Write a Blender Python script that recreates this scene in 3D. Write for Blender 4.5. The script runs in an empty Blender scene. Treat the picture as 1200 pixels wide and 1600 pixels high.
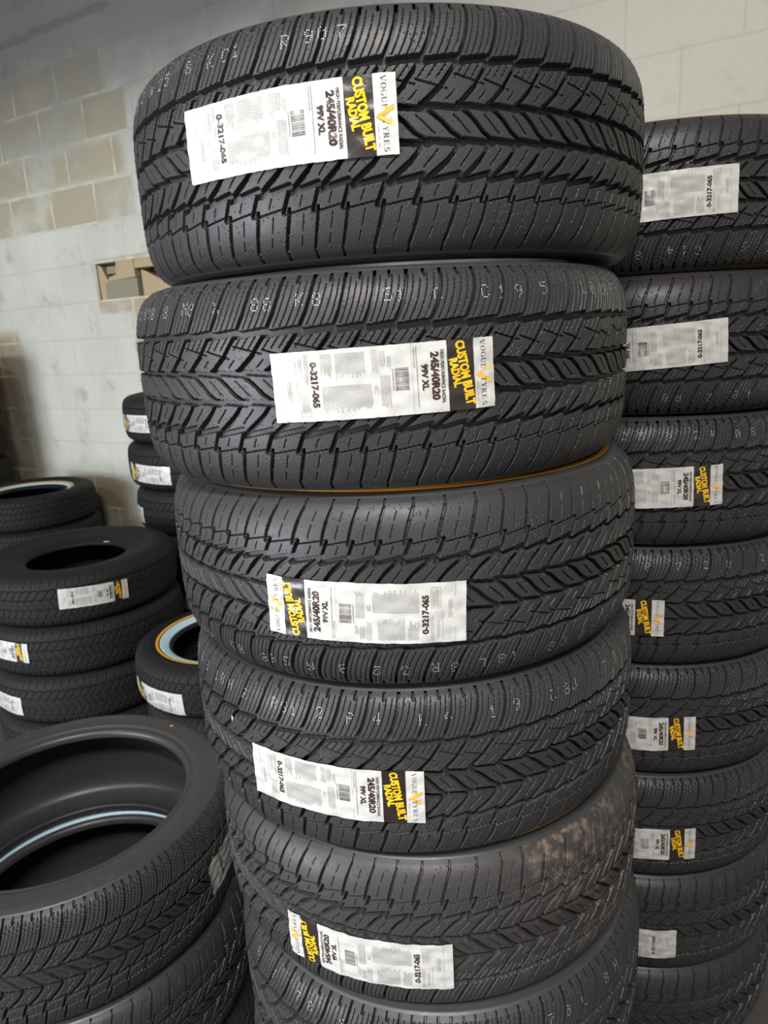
import bpy, math, random
import numpy as np
from mathutils import Matrix, Vector

# ------------------------------------------------------------------ camera
S = bpy.context.scene
COL = S.collection
cam_d = bpy.data.cameras.new('camera')
cam = bpy.data.objects.new('camera', cam_d)
COL.objects.link(cam)
YAW, PITCH, ROLL = -0.0349722587, 0.251509941, -0.0553674106
cy, sy, cp, sp, cr, sr = math.cos(YAW), math.sin(YAW), math.cos(PITCH), math.sin(PITCH), math.cos(ROLL), math.sin(ROLL)
fw = Vector((sy*cp, cy*cp, -sp)); rt = Vector((cy, -sy, 0)); up = rt.cross(fw)
r2 = cr*rt + sr*up; u2 = -sr*rt + cr*up
cam.matrix_world = Matrix(((r2.x, u2.x, -fw.x, 0.0), (r2.y, u2.y, -fw.y, -1.11158), (r2.z, u2.z, -fw.z, 1.64787), (0, 0, 0, 1)))
cam_d.sensor_width = 36; cam_d.lens = 1107.318*36/1600
cam_d.clip_start = 0.02
cam_d.dof.use_dof = True; cam_d.dof.focus_distance = 0.95; cam_d.dof.aperture_fstop = 9
S.camera = cam

# ------------------------------------------------------------------ view, world, lights
S.view_settings.view_transform = 'Standard'; S.view_settings.look = 'None'
S.view_settings.gamma = 1; S.view_settings.use_curve_mapping = False
S.view_settings.exposure = 0.45
W = bpy.data.worlds.new('world'); S.world = W; W.use_nodes = True
bg = W.node_tree.nodes['Background']; bg.inputs[0].default_value = (0.62, 0.75, 1.0, 1); bg.inputs[1].default_value = 1.0

WA = 0.4992147                       # angle of the block wall
TV = Vector((math.cos(WA), -math.sin(WA), 0)); NV = Vector((math.sin(WA), math.cos(WA), 0))
WD = 1.857568
def wp(s, n, z):                     # room frame: s along the back wall, n towards it, z up
    return TV*s + NV*n + Vector((0, 0, z))
def area(name, pos, target, sx, sy_, power, colr):
    l = bpy.data.lights.new(name, 'AREA'); l.shape = 'RECTANGLE'; l.size = sx; l.size_y = sy_; l.energy = power; l.color = colr
    o = bpy.data.objects.new(name, l); COL.objects.link(o); o.location = pos
    o.rotation_euler = (Vector(target)-Vector(pos)).to_track_quat('-Z', 'Y').to_euler()
    return o
# daylight that comes in through the open roller door behind the camera
area('door_daylight', wp(-3.1, -5.3, 1.35), wp(-1.6, 1.0, 1.0), 3.2, 2.4, 300, (0.90, 0.95, 1.0))

# ------------------------------------------------------------------ node helpers
def mat(name):
    m = bpy.data.materials.new(name); m.use_nodes = True
    return m, m.node_tree.nodes, m.node_tree.links, m.node_tree.nodes['Principled BSDF']
def nmath(N, L, op, a, b=None, c=None, clamp=False):
    n = N.new('ShaderNodeMath'); n.operation = op; n.use_clamp = clamp
    for i, v in enumerate((a, b, c)):
        if v is None: continue
        if isinstance(v, (int, float)): n.inputs[i].default_value = v
        else: L.new(v, n.inputs[i])
    return n.outputs[0]
def nmix(N, L, f, a, b):
    n = N.new('ShaderNodeMix'); n.data_type = 'RGBA'
    for i, v in ((0, f), (6, a), (7, b)):
        if isinstance(v, (int, float)): n.inputs[i].default_value = v
        elif isinstance(v, tuple): n.inputs[i].default_value = v if len(v) == 4 else (*v, 1)
        else: L.new(v, n.inputs[i])
    return n.outputs[2]
def noise(N, L, scale, detail=4, rough=.55, vec=None, w=None):
    n = N.new('ShaderNodeTexNoise'); n.inputs['Scale'].default_value = scale; n.inputs['Detail'].default_value = detail
    n.inputs['Roughness'].default_value = rough
    if vec is not None: L.new(vec, n.inputs['Vector'])
    return n.outputs['Fac']
def ramp(N, L, x, lo, hi):
    n = N.new('ShaderNodeMapRange'); n.interpolation_type = 'SMOOTHSTEP'
    n.inputs['From Min'].default_value = lo; n.inputs['From Max'].default_value = hi
    L.new(x, n.inputs['Value']); return n.outputs['Result']
def plain(name, colr, rough=.5, spec=.5, emit=None):
    m, N, L, B = mat(name)
    B.inputs['Base Color'].default_value = (*colr, 1); B.inputs['Roughness'].default_value = rough
    B.inputs['Specular IOR Level'].default_value = spec
    if emit:
        B.inputs['Emission Color'].default_value = (*emit[0], 1); B.inputs['Emission Strength'].default_value = emit[1]
    return m
def bump(N, L, B, h, dist, strength=1.0):
    b = N.new('ShaderNodeBump'); b.inputs['Distance'].default_value = dist; b.inputs['Strength'].default_value = strength
    L.new(h, b.inputs['Height']); L.new(b.outputs[0], B.inputs['Normal'])

def rubber(name, base, dust, amount, rough=.42, spec=.5, lo=.50, side=False):
    m, N, L, B = mat(name)
    tc = N.new('ShaderNodeTexCoord'); oi = N.new('ShaderNodeObjectInfo')
    mp = N.new('ShaderNodeVectorMath'); mp.operation = 'ADD'; L.new(tc.outputs['Object'], mp.inputs[0])
    cx = N.new('ShaderNodeVectorMath'); cx.operation = 'SCALE'; cx.inputs[0].default_value = (7, 3, 11); L.new(oi.outputs['Random'], cx.inputs['Scale']); L.new(cx.outputs[0], mp.inputs[1])
    v = mp.outputs[0]
    n1 = noise(N, L, 6, 5, .6, v); n2 = noise(N, L, 70, 4, .6, v); n3 = noise(N, L, 380, 2, .5, v)
    f = ramp(N, L, n1, lo, lo+.26); g = ramp(N, L, n2, .42, .75)
    f2 = nmath(N, L, 'MULTIPLY', nmath(N, L, 'MULTIPLY', f, g), amount)
    if side:                                             # the dirt sits on the face towards the right of the aisle
        sx = N.new('ShaderNodeSeparateXYZ'); L.new(tc.outputs['Object'], sx.inputs[0]); f2 = nmath(N, L, 'MULTIPLY', f2, ramp(N, L, nmath(N, L, 'MULTIPLY', sx.outputs[0], -1), .02, .16))
    L.new(nmix(N, L, f2, base, dust), B.inputs['Base Color'])
    B.inputs['Specular IOR Level'].default_value = spec
    L.new(nmath(N, L, 'MULTIPLY_ADD', n2, .22, rough-.1), B.inputs['Roughness'])
    bump(N, L, B, n3, .00025, .25)
    return m
M_tread = rubber('tread_rubber', (.032, .031, .032), (.13, .115, .10), .35, .46, .42)
M_dusty = rubber('dusty_tread_rubber', (.036, .034, .034), (.26, .19, .14), .95, .50, .5, .36, True)
M_side = rubber('sidewall_rubber', (.040, .040, .042), (.15, .14, .13), .25, .40)
M_liner = rubber('liner_rubber', (.016, .016, .016), (.06, .055, .05), .3, .5)
M_dark = rubber('plain_black_rubber', (.014, .014, .015), (.05, .05, .05), .2, .66, .2)
M_white = plain('whitewall_rubber', (.50, .70, .78), .45)
M_gold = plain('gold_stripe_rubber', (.85, .38, .03), .45)
M_ink = plain('dark_print', (.045, .022, .02), .35)
M_grey = plain('fine_print_grey', (.22, .21, .20), .4)
M_yel = plain('yellow_print', (.86, .50, .015), .3)
M_orange = plain('gold_emblem_print', (.85, .42, .06), .3)
M_dot = plain('stamped_dots', (.60, .60, .59), .5)
def film(name, base):
    m, N, L, B = mat(name)
    tc = N.new('ShaderNodeTexCoord')
    B.inputs['Base Color'].default_value = (*base, 1); B.inputs['Roughness'].default_value = .38
    B.inputs['Coat Weight'].default_value = .7; B.inputs['Coat Roughness'].default_value = .12
    bump(N, L, B, noise(N, L, 55, 3, .6, tc.outputs['Object']), .0022, .55)
    return m
M_paper = film('label_paper', (.56, .56, .53)); M_black = film('label_black', (.02, .013, .012))

# ------------------------------------------------------------------ mesh helpers
def raw_mesh(name, V, F, mats, smooth=True, mi=None):
    V = np.asarray(V, dtype=np.float32); me = bpy.data.meshes.new(name)
    if isinstance(F, np.ndarray):
        nf, k = F.shape
        me.vertices.add(len(V)); me.vertices.foreach_set('co', V.ravel())
        me.loops.add(nf*k); me.loops.foreach_set('vertex_index', F.astype(np.int32).ravel())
        me.polygons.add(nf); me.polygons.foreach_set('loop_start', np.arange(0, nf*k, k, dtype=np.int32))
        me.polygons.foreach_set('loop_total', np.full(nf, k, dtype=np.int32))
        me.update(calc_edges=True)
    else:
        me.from_pydata([tuple(map(float, v)) for v in V], [], F)
    for m in (mats if isinstance(mats, (list, tuple)) else [mats]): me.materials.append(m)
    if mi is not None: me.polygons.foreach_set('material_index', np.asarray(mi, dtype=np.int32))
    me.polygons.foreach_set('use_smooth', np.full(len(me.polygons), smooth))
    me.update(); me.validate()
    return me
def link(name, me, parent=None, mtx=None):
    o = bpy.data.objects.new(name, me); COL.objects.link(o)
    if parent: o.parent = parent
    if mtx is not None: o.matrix_basis = mtx
    return o
def tag(o, label=None, cat=None, group=None, kind=None):
    if label: o['label'] = label
    if cat: o['category'] = cat
    if group: o['group'] = group
    if kind: o['kind'] = kind
    return o
def empty(name, loc):
    o = bpy.data.objects.new(name, None); COL.objects.link(o); o.location = loc; o.empty_display_size = .1
    return o
def box_geo(x0, x1, y0, y1, z0, z1):
    V = [(x, y, z) for x in (x0, x1) for y in (y0, y1) for z in (z0, z1)]
    F = [(0, 1, 3, 2), (4, 6, 7, 5), (0, 4, 5, 1), (2, 3, 7, 6), (0, 2, 6, 4), (1, 5, 7, 3)]
    return V, F
def grid_faces(nu, nv, wrap):
    i = np.arange(nu if wrap else nu-1)[:, None]; j = np.arange(nv-1)[None, :]
    a = i*nv+j; b = ((i+1) % nu)*nv+j
    return np.stack([a, b, b+1, a+1], -1).reshape(-1, 4)
ROOM = Matrix((( TV.x, NV.x, 0, 0), (TV.y, NV.y, 0, 0), (0, 0, 1, 0), (0, 0, 0, 1)))

# ------------------------------------------------------------------ the room
def wall_material():
    m, N, L, B = mat('painted_block_wall')
    tc = N.new('ShaderNodeTexCoord'); sx = N.new('ShaderNodeSeparateXYZ'); L.new(tc.outputs['Object'], sx.inputs[0])
    wob = noise(N, L, 9, 4, .6, tc.outputs['Object']); wob2 = noise(N, L, 2.3, 4, .6, tc.outputs['Object'])
    s = nmath(N, L, 'ADD', sx.outputs[0], nmath(N, L, 'MULTIPLY_ADD', wob, .09, -.045))
    z = nmath(N, L, 'ADD', sx.outputs[2], nmath(N, L, 'MULTIPLY_ADD', wob, .03, -.015))
    def bx(v, a, b, e):
        return nmath(N, L, 'MULTIPLY', ramp(N, L, v, a-e, a+e), nmath(N, L, 'SUBTRACT', 1, ramp(N, L, v, b-e, b+e)))
    def rect(s0, s1, z0, z1, e=.012):
        return nmath(N, L, 'MULTIPLY', bx(s, s0, s1, e), bx(z, z0, z1, e))
    bare = None
    for R in ((-9, -2.66, 2.907, 3.110, .01), (-9, -2.53, 2.704, 2.907, .02), (-9, -2.60, 2.50, 2.704, .05), (-9, -2.55, 2.297, 2.50, .012),
              (-9, -3.73, .2, 1.75, .05), (-2.68, -2.3, .9, 1.87, .02), (-2.95, -2.3, 1.82, 2.11, .012), (-3.46, -2.95, 0, .86, .05), (-3.35, -2.3, 0, .62, .06)):
        r_ = rect(*R); bare = r_ if bare is None else nmath(N, L, 'MAXIMUM', bare, r_)
    bare = nmath(N, L, 'MULTIPLY', bare, nmath(N, L, 'SUBTRACT', 1, nmath(N, L, 'MULTIPLY', ramp(N, L, wob2, .46, .62), .6)))
    # block courses
    cb = N.new('ShaderNodeCombineXYZ'); L.new(nmath(N, L, 'ADD', sx.outputs[0], 3.407+.37*8), cb.inputs[0]); L.new(nmath(N, L, 'ADD', sx.outputs[2], -3.110+.2032*16), cb.inputs[1])
    def brick(ms):
        b = N.new('ShaderNodeTexBrick'); b.inputs['Scale'].default_value = 1; b.inputs['Mortar Size'].default_value = ms; b.inputs['Mortar Smooth'].default_value = .3
        b.inputs['Brick Width'].default_value = .37; b.inputs['Row Height'].default_value = .2032; b.offset = .5; b.inputs['Bias'].default_value = 0
        b.inputs['Color1'].default_value = (0, 0, 0, 1); b.inputs['Color2'].default_value = (1, 1, 1, 1)
        L.new(cb.outputs[0], b.inputs['Vector']); return b
    b1 = brick(.008); b2 = brick(.0035)
    n5 = noise(N, L, 30, 5, .6, tc.outputs['Object']); n6 = noise(N, L, 1.3, 5, .65, tc.outputs['Object']); n7 = noise(N, L, 4.5, 4, .6, tc.outputs['Object'])
    blk = nmix(N, L, b1.outputs['Color'], (.36, .32, .23), (.43, .37, .26))
    blk = nmix(N, L, ramp(N, L, n7, .35, .7), blk, (.38, .34, .25))
    low = nmath(N, L, 'SUBTRACT', 1, ramp(N, L, sx.outputs[2], 1.7, 2.2))
    blk = nmix(N, L, low, blk, nmix(N, L, n5, (.44, .33, .22), (.33, .25, .17)))
    blk = nmix(N, L, nmath(N, L, 'MULTIPLY', b1.outputs['Fac'], nmath(N, L, 'MULTIPLY_ADD', ramp(N, L, wob, .35, .6), .7, .3)), blk, (.66, .61, .47))
    # paint with grime
    pnt = nmix(N, L, ramp(N, L, n6, .3, .7), (.60, .605, .53), (.50, .50, .44))
    rgt = ramp(N, L, sx.outputs[0], -1.8, -.2)
    pnt = nmix(N, L, rgt, pnt, (.50, .47, .39))
    spots = ramp(N, L, n7, .54, .74)
    pnt = nmix(N, L, nmath(N, L, 'MULTIPLY', spots, .55), pnt, (.24, .235, .215))
    pnt = nmix(N, L, nmath(N, L, 'MULTIPLY', b2.outputs['Fac'], .12), pnt, (.30, .29, .25))
    # light falloff over the upper left courses, painted into the wall colour
    top_shade = nmath(N, L, 'MULTIPLY', ramp(N, L, nmath(N, L, 'ADD', sx.outputs[2], nmath(N, L, 'MULTIPLY_ADD', wob2, .5, -.25)), 2.35, 3.2), nmath(N, L, 'SUBTRACT', 1, ramp(N, L, sx.outputs[0], -1.2, .3)))
    band = nmath(N, L, 'MULTIPLY', bx(nmath(N, L, 'ADD', sx.outputs[2], nmath(N, L, 'MULTIPLY', wob, .05)), 3.24, 3.36, .05), nmath(N, L, 'SUBTRACT', 1, ramp(N, L, sx.outputs[0], -2.6, -2.1)))  # darker strip along the top left of the wall
    top_dark = nmath(N, L, 'MAXIMUM', nmath(N, L, 'MULTIPLY', top_shade, .85), nmath(N, L, 'MULTIPLY', band, .92))
    c = nmix(N, L, bare, pnt, blk)
    top_dark = nmath(N, L, 'MULTIPLY', top_dark, nmath(N, L, 'MULTIPLY_ADD', bare, -.1, 1.0))
    c = nmix(N, L, top_dark, c, (.055, .058, .058))
    c = nmix(N, L, nmath(N, L, 'MULTIPLY', n5, .18), c, (.2, .19, .17))
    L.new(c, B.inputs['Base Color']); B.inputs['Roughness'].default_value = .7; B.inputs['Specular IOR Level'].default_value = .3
    h = nmath(N, L, 'SUBTRACT', nmath(N, L, 'MULTIPLY', n5, .35), nmath(N, L, 'MULTIPLY', b2.outputs['Fac'], .55))
    bump(N, L, B, h, .004, .7)
    return m
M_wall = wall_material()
S0, S1, N0, ZT = -4.9, 3.0, -5.6, 4.1
HS0, HS1, HZ0, HZ1 = -2.925, -2.36, 1.895, 2.088       # the broken-out block
def wall_with_hole():
    xs = [S0, HS0, HS1, S1]; zs = [0, HZ0, HZ1, ZT]; V = []; F = []
    def q(pts):
        b = len(V); V.extend(pts); F.append(tuple(range(b, b+4)))
    for i in range(3):
        for k in range(3):
            if i == 1 and k == 1: continue
            q([(xs[i], 0, zs[k]), (xs[i+1], 0, zs[k]), (xs[i+1], 0, zs[k+1]), (xs[i], 0, zs[k+1])])
    d = .14
    q([(HS0, 0, HZ0), (HS0, 0, HZ1), (HS0, d, HZ1), (HS0, d, HZ0)]); q([(HS1, 0, HZ0), (HS1, d, HZ0), (HS1, d, HZ1), (HS1, 0, HZ1)])
    q([(HS0, 0, HZ1), (HS1, 0, HZ1), (HS1, d, HZ1), (HS0, d, HZ1)]); q([(HS0, 0, HZ0), (HS0, d, HZ0), (HS1, d, HZ0), (HS1, 0, HZ0)])
    q([(HS0, d, HZ0), (HS0, d, HZ1), (HS1, d, HZ1), (HS1, d, HZ0)])
    b = len(V); bv, bf = box_geo(S0, S1, .15, .2, 0, ZT); V.extend(bv); F.extend([tuple(i+b for i in f) for f in bf])
    return raw_mesh('wall_back', V, F, M_wall, False)
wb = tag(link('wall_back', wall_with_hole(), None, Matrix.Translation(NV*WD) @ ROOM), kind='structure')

M_conc, N_, L_, B_ = mat('dark_concrete')
tc_ = N_.new('ShaderNodeTexCoord'); nn_ = noise(N_, L_, 3, 6, .65, tc_.outputs['Object'])
L_.new(nmix(N_, L_, nn_, (.035, .033, .035), (.085, .08, .078)), B_.inputs['Base Color']); B_.inputs['Roughness'].default_value = .7
M_lwall, N_, L_, B_ = mat('side_wall_paint')
tc_ = N_.new('ShaderNodeTexCoord'); nn_ = noise(N_, L_, 1.5, 5, .6, tc_.outputs['Object'])
L_.new(nmix(N_, L_, nn_, (.20, .20, .19), (.30, .29, .27)), B_.inputs['Base Color']); B_.inputs['Roughness'].default_value = .8
def room_box(name, m, *b):
    V, F = box_geo(*b); return tag(link(name, raw_mesh(name, V, F, m, False), None, ROOM.copy()), kind='structure')
room_box('floor', M_conc, S0-.1, S1+.1, N0-.1, WD+.2, -.1, 0)
room_box('ceiling', M_lwall, S0-.1, S1+.1, N0-.1, WD+.2, ZT, ZT+.1)
room_box('wall_left', M_lwall, S0-.1, S0, N0, WD+.2, 0, ZT)
room_box('wall_right', M_lwall, S1, S1+.1, N0, WD+.2, 0, ZT)
# front wall with the roller door opening that lets the daylight in
DS0, DS1, DZ = -4.75, -1.45, 2.65
V, F = [], []
for b_ in ((S0, DS0, N0-.1, N0, 0, ZT), (DS1, S1, N0-.1, N0, 0, ZT), (DS0, DS1, N0-.1, N0, DZ, ZT)):
    v_, f_ = box_geo(*b_); n_ = len(V); V += v_; F += [tuple(i+n_ for i in f) for f in f_]
tag(link('wall_front', raw_mesh('wall_front', V, F, M_lwall, False), None, ROOM.copy()), kind='structure')

# broken pieces left standing in the hole of the wall
M_mort = plain('tan_mortar', (.40, .31, .19), .85, .2); M_mort2 = plain('grey_mortar', (.25, .225, .17), .85, .2)
def chunk(poly, y0, y1, m, name, seed=0):
    rnd = random.Random(seed); n = len(poly); V = []; F = []
    for y in (y0, y1):
        for (x, z) in poly: V.append((x+rnd.uniform(-.003, .003), y+rnd.uniform(-.004, .004), z+rnd.uniform(-.003, .003)))
    F.append(tuple(range(n-1, -1, -1))); F.append(tuple(range(n, 2*n)))
    for i in range(n): F.append((i, (i+1) % n, n+(i+1) % n, n+i))
    return raw_mesh(name, V, F, m, False)
WALLM = Matrix.Translation(NV*WD) @ ROOM
hs = lambda f: HS0+(HS1-HS0)*f
hz = lambda f: HZ0+(HZ1-HZ0)*f
ch = [([(hs(0), hz(0)), (hs(.10), hz(0)), (hs(.12), hz(.55)), (hs(.05), hz(.9)), (hs(0), hz(.98))], .01, .10, M_mort),
      ([(hs(.10), hz(.0)), (hs(.56), hz(.0)), (hs(.55), hz(.52)), (hs(.16), hz(.50)), (hs(.11), hz(.42))], .0, .12, M_mort2),
      ([(hs(.13), hz(.50)), (hs(.55), hz(.52)), (hs(.54), hz(1.)), (hs(.30), hz(1.)), (hs(.29), hz(.64)), (hs(.18), hz(.6))], -.006, .11, M_mort),
      ([(hs(.12), hz(.70)), (hs(.30), hz(.70)), (hs(.30), hz(.9)), (hs(.12), hz(.9))], .015, .1, M_mort2),
      ([(hs(.54), hz(.76)), (hs(1.), hz(.74)), (hs(1.), hz(1.)), (hs(.54), hz(1.))], .0, .05, M_mort),
      ([(hs(.56), hz(0)), (hs(1.), hz(0)), (hs(1.), hz(.15)), (hs(.62), hz(.68)), (hs(.57), hz(.72))], .03, .13, M_mort)]
for i, (p_, a_, b_, m_) in enumerate(ch):
    tag(link('trim_%d' % (i+1), chunk(p_, a_, b_, m_, 'trim', i), None, WALLM.copy()), kind='structure')

# ceiling tube lights over the aisle (behind and above the camera, seen only by the tyres)
M_tube = plain('lit_tube', (.9, .9, .9), .5, .5, ((1.0, .96, .9), 9.0)); M_house = plain('tube_housing', (.7, .7, .7), .5)
def tube_light(s, n, lbl, energy):
    root = empty('ceiling_light', wp(s, n, ZT)); root.rotation_euler = (0, 0, -WA)
    tag(root, lbl, 'light', 'ceiling lights')
    V, F = box_geo(-.65, .65, -.11, .11, -.07, 0); link('housing', raw_mesh('housing', V, F, M_house, False), root)
    for y in (-.055, .055):
        a = np.linspace(0, 2*np.pi, 13)[:-1]; V = []
        for x in (-.6, .6): V += [(x, y+.016*math.cos(t), -.085+.016*math.sin(t)) for t in a]
        F = [(i, (i+1) % 12, 12+(i+1) % 12, 12+i) for i in range(12)] + [tuple(range(11, -1, -1)), tuple(range(12, 24))]
        link('tube', raw_mesh('tube', V, F, M_tube, False), root)
    l = bpy.data.lights.new('tube_glow', 'AREA'); l.shape = 'RECTANGLE'; l.size = 1.2; l.size_y = .2; l.energy = energy; l.color = (1.0, .96, .92)
    o = bpy.data.objects.new('tube_glow', l); COL.objects.link(o); o.parent = root; o.location = (0, 0, -.12)
tube_light(1.1, -2.4, 'twin tube ceiling light on the right side of the aisle', 150)
tube_light(-1.2, -3.4, 'twin tube ceiling light behind the camera towards the roller door', 50)

# ------------------------------------------------------------------ tyre profile
def spline(P, n):
    P = np.array(P, float); d = np.r_[0, np.cumsum(np.hypot(*np.diff(P, axis=0).T))]
    k = len(P); T = np.zeros_like(P); T[1:-1] = (P[2:]-P[:-2])/(d[2:]-d[:-2])[:, None]; T[0] = (P[1]-P[0])/(d[1]-d[0]); T[-1] = (P[-1]-P[-2])/(d[-1]-d[-2])
    t = np.linspace(0, d[-1], n); i = np.clip(np.searchsorted(d, t)-1, 0, k-2); h = (d[i+1]-d[i]); u = (t-d[i])/h; u = u[:, None]; h = h[:, None]
    return (2*u**3-3*u**2+1)*P[i]+(u**3-2*u**2+u)*h*T[i]+(-2*u**3+3*u**2)*P[i+1]+(u**3-u**2)*h*T[i+1]
class Profile:
    def __init__(s, crown, side):            # lists of (z, r): crown from centre to shoulder, side from shoulder to toe and in
        c = spline(crown, 600); full = np.r_[c[::-1]*[1, 1], (c*[-1, 1])[1:]]   # from +z to -z
        d = np.r_[0, np.cumsum(np.hypot(*np.diff(full, axis=0).T))]
        s.arc = d; s.pts = full; s.W = d[-1]; s.side = spline(side, 110)
        g = np.gradient(full, d, axis=0); s.nrm = np.stack([-(-g[:, 1])*-1, g[:, 0]*-1], -1)   # (nz, nr)
        s.nrm = np.stack([g[:, 1], -g[:, 0]], -1)
    def at(s, t):                            # t arc from the +z edge
        return [np.interp(t, s.arc, v) for v in (s.pts[:, 0], s.pts[:, 1], s.nrm[:, 0], s.nrm[:, 1])]
LOW = Profile([(0, .352), (.04, .3518), (.065, .3505), (.085, .3472), (.100, .3415), (.110, .3345), (.1155, .3275)],
              [(.1155, .3275), (.1165, .3255), (.1172, .3262), (.1180, .3240), (.1200, .3170), (.1206, .3155), (.1212, .3100), (.1219, .3000), (.1215, .2900), (.1200, .2790), (.1180, .2735), (.1150, .2712), (.1152, .2690), (.1128, .2668), (.1128, .2650), (.1146, .2634), (.1136, .2605), (.1120, .2572), (.1075, .2540), (.1010, .2527), (.0960, .2532),
               (.0945, .2570), (.0985, .2660), (.1040, .2850), (.1030, .3080), (.0930, .3270), (.0700, .3370), (.0350, .3400), (.0, .3405)])
def generic_profile(R, hw, rb, dish=0.0):
    m = (R+rb)/2+.015
    crown = [(0, R), (.35*hw, R-.001), (.6*hw, R-.004), (.78*hw, R-.011), (.9*hw, R-.024), (.955*hw, R-.036)]
    side = [(.955*hw, R-.036), (.985*hw, R-.052), (.993*hw, m), ((.97-.5*dish)*hw, m-.02), ((.90-dish)*hw, rb+.03), ((.80-dish)*hw, rb+.012), ((.74-dish)*hw, rb+.003), ((.66-dish)*hw, rb),
            ((.60-dish)*hw, rb+.004), ((.62-dish)*hw, rb+.02), (.82*hw, m), (.78*hw, R-.04), (.5*hw, R-.02), (.2*hw, R-.014), (0, R-.013)]
    return Profile(crown, side)

# ------------------------------------------------------------------ tread relief
def sstep(x): x = np.clip(x, 0, 1); return x*x*(3-2*x)
def relief(cell, period, sN, tN, lines, Wmm, P):
    """depth (m) on a (sN x tN) grid of `period` pitches; lines = (points, halfwidth mm, depth mm, edge mm)"""
    s = (np.arange(sN)/sN*period)[:, None]*P; t = (np.linspace(0, 1, tN)*Wmm)[None, :]
    D = np.zeros((sN, tN))
    for pts, hw, dep, edge in lines:
        best = np.full((sN, tN), 1e9)
        for k in (-2, -1, 0, 1, 2):
            for (a, b) in zip(pts[:-1], pts[1:]):
                ax, ay = (a[0]+k*period)*P, a[1]*Wmm; bx_, by = (b[0]+k*period)*P, b[1]*Wmm
                dx, dy = bx_-ax, by-ay; q = dx*dx+dy*dy+1e-9
                u = np.clip(((s-ax)*dx+(t-ay)*dy)/q, 0, 1)
                best = np.minimum(best, np.hypot(s-ax-u*dx, t-ay-u*dy))
        D = np.maximum(D, dep*(1-sstep((best-hw)/edge)))
    return D/1000
def sub(shape, t0, t1, ds, n=6):
    tt = np.linspace(t0, t1, n); ys = [p[1] for p in shape]; xs = [p[0] for p in shape]
    return [(float(np.interp(t, ys, xs))+ds, float(t)) for t in tt]
def shiftp(pts, ds): return [(x+ds, t) for x, t in pts]
def sport_lines():
    Ls = []
    g1 = [(.48, -.02), (.46, .05), (.40, .11), (.26, .18), (.02, .252)]
    g2 = [(0, .262), (-.20, .30), (-.52, .36), (-1.02, .428)]
    g3 = [(0, .434), (.28, .455), (.52, .485), (.78, .525), (1.15, .560)]
    g4 = [(0, .566), (-.16, .60), (-.5, .655), (-1.0, .708)]
    g5 = [(-.05, .70), (-.13, .73), (-.30, .788)]
    g6 = [(-.10, .775), (-.16, .82), (-.28, .88), (-.44, .95), (-.48, 1.02)]
    for k in (0, 1):
        add = lambda p, hw, dep, e=.65: Ls.append((shiftp(p, k), hw, dep, e))
        add(g1, 1.5, 7); add([(.98, -.02), (.965, .045)], 1.1, 5)
        for f in (.2, .4, .6, .8): add(sub(g1, .035 if f != .4 else .06, .238, f), .2, 2.4, .55)
        add([(0, .266), (1.0, .250)], 3.2, 9, .9); add([(1.0, .250), (1.0, .266)], 2.4, 9)
        add(g2, 1.55, 8); add([(-.45, .352), (-1.02, .425)], 2.0, 8)
        for f in (.25, .5, .75): add(sub(g2, .272, .325, f), .2, 2.4, .55)
        add(sub(g2, .372, .405, .5), .2, 2.0, .55)
        add([(-.02, .423), (.98, .437)], 2.4, 9, .9)
        add(g3, 1.7, 8); add(sub(g3, .462, .530, .5), .28, 2.5, .55)
        add([(.15, .556), (1.15, .568)], 2.7, 9, .9)
        add(g4, 1.75, 8); add([(-.35, .632), (-1.0, .708)], 2.2, 8); add(sub(g4, .59, .655, .5), .28, 2.5, .55)
        add([(0.0, .712), (.97, .682)], 2.4, 8.5, .9)
        add(g5, 1.6, 8); add(sub(g5, .725, .765, .5), .22, 2, .55)
        add([(-.30, .797), (.70, .772)], .4, 3.5, .55)
        add(g6[:3], 1.5, 6); add(g6[2:4], 1.3, 4.5); add(g6[3:], 1.0, 2.8)
        add(sub(g6, .80, .865, .5), .2, 2, .55); add(sub(g6, .885, .93, .5), .2, 1.5, .55)
    Ls.append(([(-.1, .312), (.84, .348)], .4, 3.5, .55)); Ls.append(([(.86, .330), (1.7, .366)], .4, 3.5, .55))
    return Ls
def touring_lines():
    Ls = []
    for k in (0, 1):
        add = lambda p, hw, dep, e=1.1: Ls.append((shiftp(p, k), hw, dep, e))
        add([(.3, .06), (.25, .12), (.1, .22)], .5, 2.2)
        add([(0, .27), (.5, .255), (1, .27)], 1.1, 4.5); add([(0, .28), (-.7, .41)], .7, 3)
        add([(0, .425), (.5, .415), (1, .425)], 1.0, 4.5); add([(0, .44), (.5, .56)], .4, 2.5)
        add([(0, .575), (.5, .585), (1, .575)], 1.0, 4.5); add([(0, .59), (-.8, .73)], .7, 3)
        add([(0, .745), (.5, .735), (1, .745)], 1.1, 4.5); add([(0, .77), (-.2, .85), (-.35, .94)], .6, 2.5)
    return Ls
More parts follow.
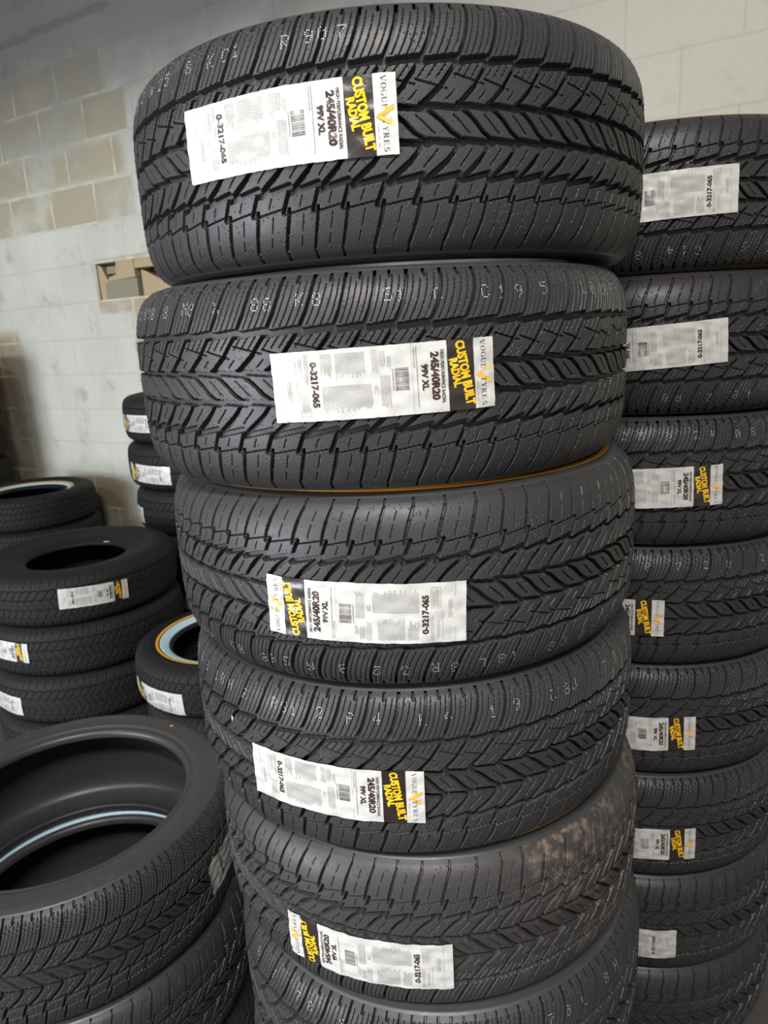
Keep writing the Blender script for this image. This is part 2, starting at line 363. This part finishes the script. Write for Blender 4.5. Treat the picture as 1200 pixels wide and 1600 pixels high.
def tread_mesh(name, prof, R, npitch, percell, tN, lines, m, nubs=0, seed=1, rear=None):
    rnd = np.random.RandomState(seed)
    P = 2*math.pi*R*1000/npitch; Wmm = prof.W*1000
    rear = rear or percell
    D1 = relief(None, 2, percell*2, tN, lines, Wmm, P); D2 = relief(None, 2, rear*2, tN, lines, Wmm, P)
    # variable pitch sequence, as on a real tyre
    sizes = []; lv = [.84, 1.0, 1.18]
    while len(sizes) < npitch: sizes += [lv[rnd.randint(3)]]*rnd.choice([2, 3, 4])
    sizes = np.array(sizes[:npitch]); sizes = sizes/sizes.sum()*2*math.pi
    st = np.r_[0, np.cumsum(sizes)]
    th, D = [], []
    for i in range(0, npitch, 2):                        # finer steps on the side that faces the aisle
        far = abs((st[i]+math.pi) % (2*math.pi)-math.pi) > 2.25; n_, d_ = (rear, D2) if far else (percell, D1)
        for j in (0, 1): th += list(st[i+j]+sizes[i+j]*np.arange(n_)/n_)
        D.append(d_)
    th = np.array(th); D = np.concatenate(D); nu = len(th)
    t = np.linspace(0, prof.W, tN)
    ds = R*2*math.pi/nu; dt = prof.W/(tN-1)
    for _ in range(nubs):
        i0, j0 = rnd.randint(nu), rnd.randint(8, tN-8)
        if D[i0, j0] > .0002: continue
        for di in (-1, 0, 1):
            for dj in (-1, 0, 1):
                r_ = math.hypot(di, dj)
                if r_ < 1.2: D[(i0+di) % nu, j0+dj] -= .0009 if r_ == 0 else .0001
    z, r, nz, nr = prof.at(t)
    Z = z[None]-D*nz[None]; RR = r[None]-D*nr[None]
    V = np.stack([RR*np.sin(th)[:, None], -RR*np.cos(th)[:, None], Z], -1).reshape(-1, 3)
    F = grid_faces(nu, tN, True)[:, ::-1]
    me = raw_mesh(name, V, F, m, True)
    me.set_sharp_from_angle(angle=math.radians(32))
    return me, (th, t, D)
def lathe(name, zr, m, seg=200, flip=False):
    zr = np.asarray(zr); th = np.linspace(0, 2*math.pi, seg+1)[:-1]
    V = np.stack([zr[None, :, 1]*np.sin(th)[:, None], -zr[None, :, 1]*np.cos(th)[:, None], np.broadcast_to(zr[None, :, 0], (seg, len(zr)))], -1).reshape(-1, 3)
    F = grid_faces(seg, len(zr), True)
    if flip: F = F[:, ::-1]
    return raw_mesh(name, V, F, m, True)
def ring_on(side, r0, r1, lift=.0004):          # raised band over the sidewall between two radii (outer face only)
    out = side[:int(np.argmin(side[:, 1]))]
    o = out[np.argsort(out[:, 1])]; rr = np.linspace(r0, r1, 9); zz = np.interp(rr, o[:, 1], o[:, 0])
    P = [(zz[0]-.001, r0)]+[(z_+lift, r_) for z_, r_ in zip(zz, rr)]+[(zz[-1]-.001, r1)]
    return np.array(P)
class TyreKit:
    def __init__(s, prof, R, half, rb, tread, info, white, gold, mside, seg=176):
        s.prof, s.R, s.half, s.info, s.tread = prof, R, half, info, tread
        sd = prof.side; neg = sd*[-1, 1]
        s.side_plain = lathe('sidewall', sd, mside, seg, True); s.side_white = lathe('sidewall', neg, mside, seg, False)
        zs = np.linspace(sd[-1, 0], -sd[-1, 0], 3)
        s.white = lathe('whitewall', ring_on(sd, *white)*[-1, 1], M_white, seg, True) if white else None
        s.gold = lathe('gold_stripe', ring_on(sd, *gold, lift=.0005)*[-1, 1], M_gold, seg, True) if gold else None
tm, info = tread_mesh('sport_tread', LOW, .352, 60, 44, 296, sport_lines(), M_tread, 4500, 1, 14)
SPORT = TyreKit(LOW, .352, .1225, .2527, tm, info, (.2675, .298), (.3062, .3135), M_side)
tm2, info2 = tread_mesh('sport_tread', LOW, .352, 60, 28, 200, sport_lines(), M_tread, 1500, 1, 12)
SPORT_B = TyreKit(LOW, .352, .1225, .2527, tm2, info2, (.2675, .298), (.3062, .3135), M_side)
SPORT_B.side_plain, SPORT_B.side_white, SPORT_B.white, SPORT_B.gold = SPORT.side_plain, SPORT.side_white, SPORT.white, SPORT.gold

# ------------------------------------------------------------------ label artwork (mm, X along the text, a from the name end)
LL, LW = 240.0, 73.5
def text2d(s, bold=0.0):
    cu = bpy.data.curves.new('t', 'FONT'); cu.body = s; cu.size = 1; cu.resolution_u = 3; cu.offset = bold
    o = bpy.data.objects.new('t', cu); COL.objects.link(o)
    me = bpy.data.meshes.new_from_object(o.evaluated_get(bpy.context.evaluated_depsgraph_get()))
    V = np.array([v.co[:2] for v in me.vertices]); F = [tuple(p.vertices) for p in me.polygons]
    bpy.data.objects.remove(o); bpy.data.curves.remove(cu); bpy.data.meshes.remove(me)
    V -= V.min(0); return V, F
class Art:
    def __init__(s): s.L = {}
    def add(s, layer, V, F):
        v, f = s.L.setdefault(layer, ([], [])); b = len(v); v.extend([tuple(p) for p in V]); f.extend([tuple(i+b for i in q) for q in F])
    def place(s, layer, VF, x0, w, a_base, h, ang=0.0):     # text box of width w and cap height h, letter tops towards a=0
        V, F = VF; V = V.copy(); V[:, 0] *= w/V[:, 0].max(); V[:, 1] *= h/V[:, 1].max()
        c, s_ = math.cos(ang), math.sin(ang); x = V[:, 0]*c-V[:, 1]*s_; y = V[:, 0]*s_+V[:, 1]*c
        s.add(layer, np.stack([x0+x, a_base-y], -1), F)
    def rect(s, layer, x0, x1, a0, a1): s.add(layer, [(x0, a0), (x1, a0), (x1, a1), (x0, a1)], [(0, 1, 2, 3)])
def stroke(p, q, w):
    p, q = np.array(p, float), np.array(q, float); d = q-p; n = np.array([-d[1], d[0]])/np.hypot(*d)*w/2
    return [p-n, q-n, q+n, p+n], [(0, 1, 2, 3)]
def serif_word(word, adv=.86):
    TK, TN = .15, .05; V, F = [], []
    def put(x, vf, W_):
        b = len(V); V.extend([(x+v[0]*W_, v[1]) for v in vf[0]]); F.extend([tuple(i+b for i in f) for f in vf[1]])
    def arc(cx_, cy_, rx, ry, a0, a1, n=14):
        v, f = [], []
        for i in range(n+1):
            a = a0+(a1-a0)*i/n; w = TN+(TK-TN)*abs(math.cos(a))
            v += [(cx_+(rx)*math.cos(a), cy_+ry*math.sin(a)), (cx_+(rx-w)*math.cos(a), cy_+(ry-TN)*math.sin(a))]
        f = [(2*i, 2*i+1, 2*i+3, 2*i+2) for i in range(n)]; return v, f
    def sf(x, y, w=.3): return stroke((x-w/2, y), (x+w/2, y), TN)
    x = 0; lo, hi = .025, .975; pi = math.pi
    for c in word:
        G = {'V': [stroke((.08, hi), (.5, 0), TK), stroke((.92, hi), (.5, 0), TN), sf(.1, hi), sf(.9, hi)],
             'O': [arc(.5, .5, .48, .5, 0, 2*pi, 24)],
             'G': [arc(.5, .5, .48, .5, .7, 2*pi-.75, 20), stroke((.85, .02), (.85, .42), TK), sf(.82, .42)],
             'U': [stroke((.18, hi), (.18, .3), TK), stroke((.84, hi), (.84, .3), TN), arc(.5, .32, .38, .32, pi, 2*pi), sf(.18, hi), sf(.84, hi)],
             'E': [stroke((.22, 0), (.22, 1), TK), stroke((.05, hi), (.82, hi), TN), stroke((.05, lo), (.86, lo), TN), stroke((.22, .52), (.62, .52), TN), stroke((.82, hi), (.82, .78), TN), stroke((.86, lo), (.86, .25), TN), stroke((.62, .42), (.62, .62), TN)],
             'T': [stroke((.5, 0), (.5, 1), TK), stroke((.06, hi), (.94, hi), TN), stroke((.06, hi), (.06, .76), TN), stroke((.94, hi), (.94, .76), TN), sf(.5, lo, .36)],
             'Y': [stroke((.5, 0), (.5, .48), TK), stroke((.1, hi), (.5, .45), TK), stroke((.9, hi), (.5, .45), TN), sf(.1, hi), sf(.9, hi), sf(.5, lo, .36)],
             'R': [stroke((.2, 0), (.2, 1), TK), stroke((.05, hi), (.5, hi), TN), stroke((.2, .5), (.5, .5), TN), arc(.48, .74, .32, .26, -pi/2, pi/2), stroke((.46, .5), (.88, 0), TK), sf(.2, lo), sf(.9, lo, .2)],
             'S': [arc(.5, .74, .33, .26, .4, 1.5*pi, 14), arc(.5, .26, .35, .26, -pi+.3, .5*pi, 14)]}[c]
        for g in G: put(x, g, .72)
        x += adv
    V = np.array(V); V -= V.min(0); return V, F
def make_art():
    A = Art(); k = LL/215; X = LW/82; rnd = random.Random(5)
    A.place('name_lettering', serif_word('VOGUE'), 2.5*X, 33*X, 13.6*k, 5.2*k); A.place('name_lettering', serif_word('TYRES'), 45.5*X, 33*X, 13.6*k, 5.2*k)
    # gold V emblem with winged arms
    def V_(pts): A.add('emblem', [(p[0]*X, p[1]*k) for p in pts], [tuple(range(len(pts)))])
    V_([(31, 3.5), (36, 2.2), (43.2, 13.2), (41.6, 18.2), (39.6, 15)]); V_([(42.2, 14.2), (46, 7.6), (43.5, 5.4), (50, 5.0), (52.5, 1.8), (52.3, 5.8), (43.0, 19.0), (41.6, 18.2)])
    V_([(33.5, 9.5), (31.5, 11.5), (36.5, 10.8), (38.5, 13), (36.8, 8.2)])
    for j in range(10):
        x0 = 50+j*2.4; A.rect('fine_print', x0*X, (x0+1.5)*X, 17.0*k, 17.7*k) if j not in (4, 7) else None
    A.place('headline', text2d('CUSTOM BUILT', .05), 2.5*X, 76*X, 38.9*k, 9.6*k, .155)
    A.place('headline', text2d('RADIAL', .05), 22*X, 34*X, 45.0*k, 8.2*k, .155)
    A.place('size_lettering', text2d('HIGH PERFORMANCE RADIAL', .02), 10*X, 62*X, 53.2*k, 3.5*k)
    A.place('size_lettering', text2d('245/40R20', .05), 11.5*X, 56*X, 62.6*k, 8.0*k)
    A.place('size_lettering', text2d('99V XL', .05), 25*X, 30*X, 71.8*k, 6.6*k)
    def line(x0, x1, a, h=.5, lay='fine_print'):
        x = x0
        while x < x1-1:
            w = min(rnd.uniform(.9, 3.4), x1-x); A.rect(lay, x*X, (x+w)*X, a*k, (a+h)*k); x += w+.55
    line(4, 74, 75.3, .75); line(5, 30, 77.6, .75)
    A.rect('fine_print', 1*X, 81*X, 80.2*k, 80.45*k); A.rect('fine_print', 1*X, 81*X, 203.5*k, 203.8*k)
    x = 27.0
    while x < 52:
        w = rnd.choice([.3, .4, .6]); A.rect('barcode', x*X, (x+w)*X, 83.5*k, 96.5*k); x += w+rnd.choice([.5, .7, 1.0])
    line(27, 52, 98, .9)
    def block(a0, a1, x0, x1, step=1.35, h=.42, rag=6):
        a = a0
        while a < a1: line(x0, x1-rnd.uniform(0, rag), a, h); a += step
    block(100, 103, 12, 30); block(101.5, 110, 34, 74, 1.6, .5); block(105, 110, 6, 28, 1.6, .5)
    block(112, 118, 4, 33, 1.5); block(113, 117, 44, 56, 1.4)
    block(119, 166, 42, 75, 1.4, .45, 8); block(124, 152, 5, 36, 1.4, .45, 8); block(155, 165, 5, 35, 1.4, .45, 14)
    A.place('code_number', text2d('0-3217-065', .045), 13*X, 53*X, 176.2*k, 7.2*k)
    for (x0, x1, a0, a1) in ((48, 76, 178.5, 178.8), (48, 76, 188.2, 188.5), (48, 48.3, 178.5, 188.5), (75.7, 76, 178.5, 188.5)): A.rect('fine_print', x0*X, x1*X, a0*k, a1*k)
    block(180, 187, 50, 74, 1.5, .45, 4); block(178, 182, 4, 40, 1.4, .4, 4); block(184, 187, 8, 36, 1.4, .4, 4); block(190, 191, 6, 44, 2, .4, 2); block(196.5, 201, 34, 62, 1.5, .45, 4)
    return A.L
ART = make_art()
ART_M = {'name_lettering': M_ink, 'size_lettering': M_ink, 'code_number': M_ink, 'headline': M_yel, 'emblem': M_orange, 'fine_print': M_grey, 'barcode': M_ink}

def conform(kit, Xmm, Amm, flipped, th, zc, tilt, lift, seed, scale=1.0, curl=0.0):
    p = (LL/2-np.asarray(Amm))/1000*scale; q = (LW/2-np.asarray(Xmm))/1000*scale
    if flipped: p, q = -p, -q
    ct, st = math.cos(tilt), math.sin(tilt); P_, Q_ = p*ct-q*st, p*st+q*ct
    t = kit.prof.W/2-(zc+Q_); z, r, nz, nr = kit.prof.at(t)
    ph = seed*1.7
    wr = .00045*(np.sin(P_*260+Q_*90+ph)+np.sin(P_*120-Q_*240+2*ph)+.8*np.sin(P_*70+Q_*410+3*ph))+.0005*np.sin(P_*55+ph)
    e = np.maximum(np.abs(p)/(LL/2000*scale)-.82, 0)/.18; off = .0024+wr*.8+lift+curl*e**2*(p < 0)
    a = th+P_/kit.R
    rr = r+nr*off; zz = z+nz*off
    return np.stack([rr*np.sin(a), -rr*np.cos(a), zz], -1)
def add_label(root, kit, flipped, th, zc, tilt, seed, detail=True, scale=1.0, curl=0.0, amax=LL, amin=0.0):
    H_ = Matrix.Translation((0, 0, kit.half))
    nx, na = (22, 72) if detail else (8, 36)
    Xs = np.linspace(0, LW, nx); As = np.linspace(amin, amax, na)
    k = LL/215; 
    for b_ in (20.2*k, 46.5*k):
        if amin < b_ < amax: As[np.argmin(abs(As-b_))] = b_
    rnd = np.random.RandomState(seed); jag = rnd.uniform(-.5, .5, na)
    XX, AA = np.meshgrid(Xs, As, indexing='ij'); XX = XX.copy()
    XX[-1] += jag*.5; XX[0] += jag[::-1]*.4
    V = conform(kit, XX, AA, flipped, th, zc, tilt, 0, seed, scale, curl).reshape(-1, 3)
    F = grid_faces(nx, na, False)
    am = (AA[:-1, :-1]+AA[:-1, 1:]).ravel()/2 if False else ((AA[:-1, :-1]+AA[1:, 1:])/2).ravel()
    mi = ((am > 20.2*k) & (am < 46.5*k)).astype(int)
    if not flipped: pass
    lab = link('product_label', raw_mesh('product_label', V, F, [M_paper, M_black], True, mi), root, H_)
    for lay, (v, f) in ART.items():
        if not detail and lay == 'fine_print': f = f[::1]
        v = np.array(v)
        keep = [q for q in f if amin-.1 <= v[list(q), 1].min() and v[list(q), 1].max() <= amax+.1]
        if not keep: continue
        used = sorted({i for q in keep for i in q}); mp = {u: i for i, u in enumerate(used)}
        Vv = conform(kit, v[used, 0], v[used, 1], flipped, th, zc, tilt, .00045, seed, scale, curl)
        link(lay, raw_mesh(lay, Vv, [tuple(mp[i] for i in q) for q in keep], ART_M[lay], False), lab)
    return lab

# dot-matrix code stamped on the sipe shoulder
FONT = {'0': '0E11131519110E', '1': '040C040404040E', '2': '0E11010204081F', '3': '1F02040201110E', '4': '02060A121F0202', '5': '1F101E0101110E', '6': '0608101E11110E',
        '7': '1F010204080808', '8': '0E11110E11110E', '9': '0E11110F01020C', 'A': '0E11111F111111', 'C': '0E11101010110E', 'E': '1F10101E10101F', 'H': '1111111F111111',
        'K': '11121418141211', 'L': '1010101010101F', 'N': '11191915131311', 'P': '1E11111E101010', 'R': '1E11111E141211', 'S': '0F10100E01011E', 'U': '1111111111110E', 'X': '11110A040A1111', ' ': '0'*14}
def code_mesh(kit, text, start, step, tmid=.135, cw=.0075, chh=.0125):
    th, t, D = kit.info; V, F = [], []
    for i, c in enumerate(text):
        g = FONT[c]; a0 = start+i*step+.010*math.sin(i*2.3)
        for row in range(7):
            bits = int(g[row*2:row*2+2], 16)
            for cl in range(5):
                if not bits >> (4-cl) & 1: continue
                a = a0+(cl/4-.5)*cw/kit.R; tt = tmid*kit.prof.W+(row/6-.5)*chh+.0015*math.sin(i*1.3)
                iu = int(np.searchsorted(th, a % (2*math.pi))) % len(th); jt = int(round(tt/(t[1]-t[0])))
                if D[iu, jt] > .0014: continue
                z, r, nz, nr = [float(x) for x in kit.prof.at(tt)]; off = .0004
                b = len(V); rad = .00062
                for j in range(6):
                    u, w = rad*math.cos(j*math.pi/3), rad*math.sin(j*math.pi/3)
                    rr = r+nr*off-nz*w; zz = z+nz*off+nr*w; aa = a+u/kit.R
                    V.append((rr*math.sin(aa), -rr*math.cos(aa), zz))
                F.append(tuple(range(b, b+6)))
    return raw_mesh('stamped_code', V, F, M_dot, False)
def tyre(name, kit, x, y, zbase, flipped, psi, label, group, cat='tyre', tread=None, rings=True):
    root = empty(name, (x, y, zbase)); tag(root, label, cat, group)
    H_ = Matrix.Translation((0, 0, kit.half)) @ (Matrix.Rotation(math.pi, 4, 'Y') if flipped else Matrix.Identity(4))
    Rz = Matrix.Rotation(psi, 4, 'Z')
    to = link('tread', kit.tread, root, H_ @ Rz)
    if tread:                                            # same relief, dustier rubber
        to.material_slots[0].link = 'OBJECT'; to.material_slots[0].material = tread
    link('sidewall', kit.side_plain, root, H_); link('sidewall', kit.side_white, root, H_)
    if rings and kit.white: link('whitewall', kit.white, root, H_); link('gold_stripe', kit.gold, root, H_)
    return root

# ------------------------------------------------------------------ the near stack
HT = .245
offA = [(-.0055, .0165), (-.0278, -.0068), (-.0077, -.0032), (-.0036, .0006), (.0123, 0), (.022, -.0110), (.014, 0), (.010, .004)]
G_A = 'wide low profile tyres of the near stack'
A_lab = ['topmost tyre of the near stack, its label tilted up to the right',
         'second tyre from the top of the near stack, label across its centre',
         'third tyre from the top of the near stack, gold line on its upper rim',
         'fourth tyre from the top of the near stack, label at its left side',
         'dusty brown-smudged fifth tyre of the near stack, label near its lower left edge',
         'sixth tyre of the near stack, unlabelled, cut by the bottom of the photo',
         'seventh tyre from the top of the near stack, below the frame', 'tyre on the floor at the foot of the near stack']
A_flip = [0, 0, 1, 0, 1, 0, 1, 0]; A_psi = [.0, .17, -.21, .29, -.12, .36, .1, .2]
rootA = []
for i in range(8):
    fl = bool(A_flip[i])
    r_ = tyre('tyre', SPORT if i < 6 else SPORT_B, offA[i][0], offA[i][1], (7-i)*HT, fl, A_psi[i], A_lab[i], G_A, tread=M_dusty if i == 4 else None, rings=i > 0)
    if i == 0: r_.rotation_euler = (-.006, 0, 0); r_.location.z += .0025
    rootA.append(r_)
# stamped codes are built in tread space without phase, so they carry the phase of their own copy
def add_code(root, kit, flipped, psi, text, start, step):
    me = None
    th, t, D = kit.info
    H_ = Matrix.Translation((0, 0, kit.half)) @ (Matrix.Rotation(math.pi, 4, 'Y') if flipped else Matrix.Identity(4)) @ Matrix.Rotation(psi, 4, 'Z')
    me = code_mesh(kit, text, start-psi, step)
    link('stamped_code', me, root, H_)
add_code(rootA[0], SPORT, False, A_psi[0], '8262 N25 8 KC1  R907', -1.15, .055)
add_code(rootA[1], SPORT, False, A_psi[1], '7 8888 8 N8 X  88 K8   S1 C  C19 5   L00AEH', -1.15, .052)
add_code(rootA[2], SPORT, True, A_psi[2], '4H  RH5 28 C8  18L 8R 3 2 8 N S88 85  H4 8', -1.2, .055)
add_code(rootA[3], SPORT, False, A_psi[3], '88 8 8 18H R  RS1 2 P 4  K 4  1 9  C8U   7 8U 8', -1.28, .052)
add_code(rootA[5], SPORT, False, A_psi[5], '8 7 78 8 H R  S1  70L 8H', -1.0, .08)
for i, (th_, zc_, tl_, cu_) in enumerate([(-.303, .0096, .013, .004), (.024, .0029, .025, 0), (-.144, -.0133, -.029, 0), (-.319, -.0133, -.009, .001), (-.286, -.0290, .0, 0)]):
    add_label(rootA[i], SPORT, bool(A_flip[i]), th_, zc_, tl_, i+1, True, 1.0, cu_)

# ------------------------------------------------------------------ the stack to the right
G_B = 'low profile tyres of the right-hand stack'
B_lab = ['top tyre of the right-hand stack against the pale wall, plain white label',
         'second tyre from the top of the right-hand stack, plain white label',
         'third tyre from the top of the right-hand stack, label with yellow words',
         'fourth tyre of the right-hand stack, only the name end of its label shows',
         'fifth tyre from the top of the right-hand stack, label with yellow words',
         'sixth tyre from the top of the right-hand stack, label with yellow words',
         'second tyre from the floor in the right-hand stack, small white square of label',
         'lowest tyre of the right-hand stack, unlabelled, at the bottom right corner']
B_flip = [1, 1, 0, 0, 0, 0, 1, 1]
B_loc = [(-.172-.071, -.0018, .034, 1), (-.218-.036, .0003, .06, 1), (-.189-.036, -.0038, .036, 0), (-.451-.036, -.0131, .011, 0), (-.255-.036, -.0158, .034, 0), (-.209-.036, -.0238, .023, 0), (-.291-.036, -.0306, .014, 1), None]
BX, BY = .52346, .49428
for i in range(8):
    r_ = tyre('tyre', SPORT_B, BX+.0025+.002*math.sin(i*2.1), BY+.0025+.002*math.cos(i*1.7), (7-i)*HT, bool(B_flip[i]), .3*math.sin(1.9*i+.4), B_lab[i], G_B)
    if B_loc[i]:
        th_, zc_, tl_, f_ = B_loc[i]; add_label(r_, SPORT, bool(f_), th_, zc_, tl_, 11+i)
    if i in (0, 1, 2, 3): add_code(r_, SPORT_B, bool(B_flip[i]), .3*math.sin(1.9*i+.4), ['5 H 81 8 R 9  C14 8 U  72 5', '2 8C  185 48 2 R8  K 7 80', '8 7 C2  25 8 2K 08 A 7 4  ', 'L 8 74 C  8 7 2 8  2      '][i], -.95, .072)

# ------------------------------------------------------------------ the open stack, bottom left
G_C = 'open low profile tyres of the low stack bottom left'
C_lab = ['open tyre on top of the low stack at bottom left, hollow inside showing', 'tyre under the open one at bottom left, gold line on its rim', 'tyre on the floor at the foot of the bottom left stack']
CX, CY = -.75955, .17721
C_roots = []
for i in range(3):
    C_roots.append(tyre('tyre', SPORT_B, CX+(.0, .006, 0)[i], CY+(.0, -.004, 0)[i], (2-i)*HT, bool((0, 1, 0)[i]), .2*i-.1, C_lab[i], G_C))
add_label(C_roots[0], SPORT, False, 1.56, .004, .10, 31, True, 1.0, .004)

# ------------------------------------------------------------------ background stacks
def kit_for(R, h, rb, npitch, white, gold, seed, dish=0.0):
    pr = generic_profile(R, h/2, rb, dish)
    me, inf = tread_mesh('touring_tread', pr, R, npitch, 12, 90, touring_lines(), M_dark, 0, seed)
    return TyreKit(pr, R, h/2, rb, me, inf, white, gold, M_dark, 128)
KD = kit_for(.3589, .1824, .174, 84, None, None, 3, .1)
G_D = 'thick black tyres of the middle left stack'
D_lab = ['thick black tyre topping the middle left stack, dark open centre, label on tread', 'thick black tyre second in the middle left stack, label with gold strip',
         'thick black tyre third in the middle left stack, plain white label corner', 'thick black tyre second from the floor in the middle left stack, mostly hidden', 'thick black tyre on the floor under the middle left stack, hidden']
for i in range(4):
    r_ = tyre('tyre', KD, -1.2639+.004*(i % 2), 1.4258, (4-i)*.1824, False, i*.8, D_lab[i], G_D)
    if i == 0: add_label(r_, KD, False, .56, .010, -.051, 41, False, .94)
    if i == 1: add_label(r_, KD, False, -.45, .015, -.032, 42, False, .94)
    if i == 2: add_label(r_, KD, True, -.63, -.0085, -.044, 43, False, .94)
r_ = tyre('tyre', KD, -1.262, 1.4258, 0, False, 2.8, D_lab[4], G_D)
KE = kit_for(.352, .180, .185, 84, (.204, .228), (.231, .239), 4, .14)
G_E = 'whitewall tyres stacked far left by the wall'
E_lab = ['black tyre with pale whitewall and gold ring on top of the far left stack', 'black tyre directly under the whitewall one in the far left stack', 'third tyre of the far left stack, hidden behind thick black tyres', 'fourth tyre of the far left stack, hidden behind thick black tyres', 'lowest tyre of the far left stack, hidden behind thick black tyres']
for i in range(5):
    tyre('tyre', KE, -2.124+(.012 if i else 0), 2.726, (4-i)*.180, True, i*1.3, E_lab[i], G_E)
KF = kit_for(.33, .204, .19, 78, None, None, 5)
G_F = 'small tyres stacked by the wall behind the near stack'
F_lab = ['small black tyre on top of the stack by the pale wall, label with orange marks', 'small black tyre second in the stack by the pale wall, full white label facing out', 'small black tyre third in the stack by the pale wall, label wrapping its left edge',
         'small black tyre fourth in the stack by the pale wall, unlabelled, half hidden', 'fifth small tyre in the stack by the pale wall, scrap of label showing', 'sixth tyre of the stack by the pale wall, hidden', 'lowest tyre of the stack by the pale wall, hidden']
for i in range(7):
    r_ = tyre('tyre', KF, -.942+(0, -.004, .01, .02, .02, .02, .02)[i], 2.148, (6-i)*.204, False, i*.9, F_lab[i], G_F)
    if i == 0: add_label(r_, KF, True, -.66, -.010, .0, 51, False, 1.0)
    if i == 1: add_label(r_, KF, True, -.552, -.0229, -.038, 52, False, 1.07)
    if i == 2: add_label(r_, KF, True, -1.20, -.013, -.03, 53, False, 1.0)
    if i == 4: add_label(r_, KF, False, -.49, .006, 0, 54, False, .8)
KG = kit_for(.32, .167, .192, 78, (.204, .234), (.238, .247), 6)
G_G = 'tyres of the short stack tucked behind the near stack'
G_lab = ['black tyre with pale blue whitewall and gold ring tucked behind the near stack', 'dark tyre under the gold-ringed one tucked behind the near stack', 'third tyre of the short stack behind the near stack, hidden', 'lowest tyre of the short stack behind the near stack, hidden']
for i in range(4):
    r_ = tyre('tyre', KG, -.636+(0, .02, .01, 0)[i], 1.15, (3-i)*.167, True, i*1.1, G_lab[i], G_G)
    if i == 0: add_label(r_, KG, True, -.651, -.0254, .007, 61, False, 1.04)
KH = kit_for(.34, .203, .19, 78, None, None, 7)
H_lab = ['%s tyre of the tall black stack at the left edge of the photo' % w for w in ('top', 'second', 'third', 'fourth', 'fifth', 'sixth', 'seventh', 'lowest')]
for i in range(8):
    tyre('tyre', KH, -2.80+.003*i, 3.10, (7-i)*.203, False, i*1.2, H_lab[i], 'black tyres of the tall stack at the left edge')

# ------------------------------------------------------------------ small debris
def chip(name, pos, nrm, size, m, lbl, cat):
    rnd = random.Random(3); n = 7; V = []; F = []
    q = Vector(nrm).to_track_quat('Z', 'X')
    for h in (0, .0012):
        for i in range(n):
            a = i*2*math.pi/n; r_ = size*(1+.3*rnd.uniform(-1, 1)); V.append(Vector(pos)+q @ Vector((r_*math.cos(a)*1.4, r_*math.sin(a)*.7, h)))
    F = [tuple(range(n-1, -1, -1)), tuple(range(n, 2*n))]+[(i, (i+1) % n, n+(i+1) % n, n+i) for i in range(n)]
    return tag(link(name, raw_mesh(name, V, F, m, False)), lbl, cat)

M_chalk = plain('orange_chalk', (.75, .18, .06), .8); M_leaf = plain('dry_leaf', (.62, .50, .24), .7); M_scrap = plain('white_scrap', (.7, .7, .68), .6)
CHALK, LEAF, SCRAP = (-.6044, .4307, .7342), (-.2530, -.2456, 1.1431), (-1.2176, 1.6010, .8815)
chip('chalk_mark', CHALK, (0, 0, 1), .0035, M_chalk, 'small orange mark on the rim of the open tyre at bottom left', 'mark')
chip('leaf_fragment', LEAF, (LEAF[0], LEAF[1], 0), .0034, M_leaf, 'small tan leaf fragment caught on the fourth tyre of the near stack', 'leaf')
chip('paper_scrap', SCRAP, (0, 0, 1), .009, M_scrap, 'white paper scrap on the inner rim of the thick top tyre', 'paper')
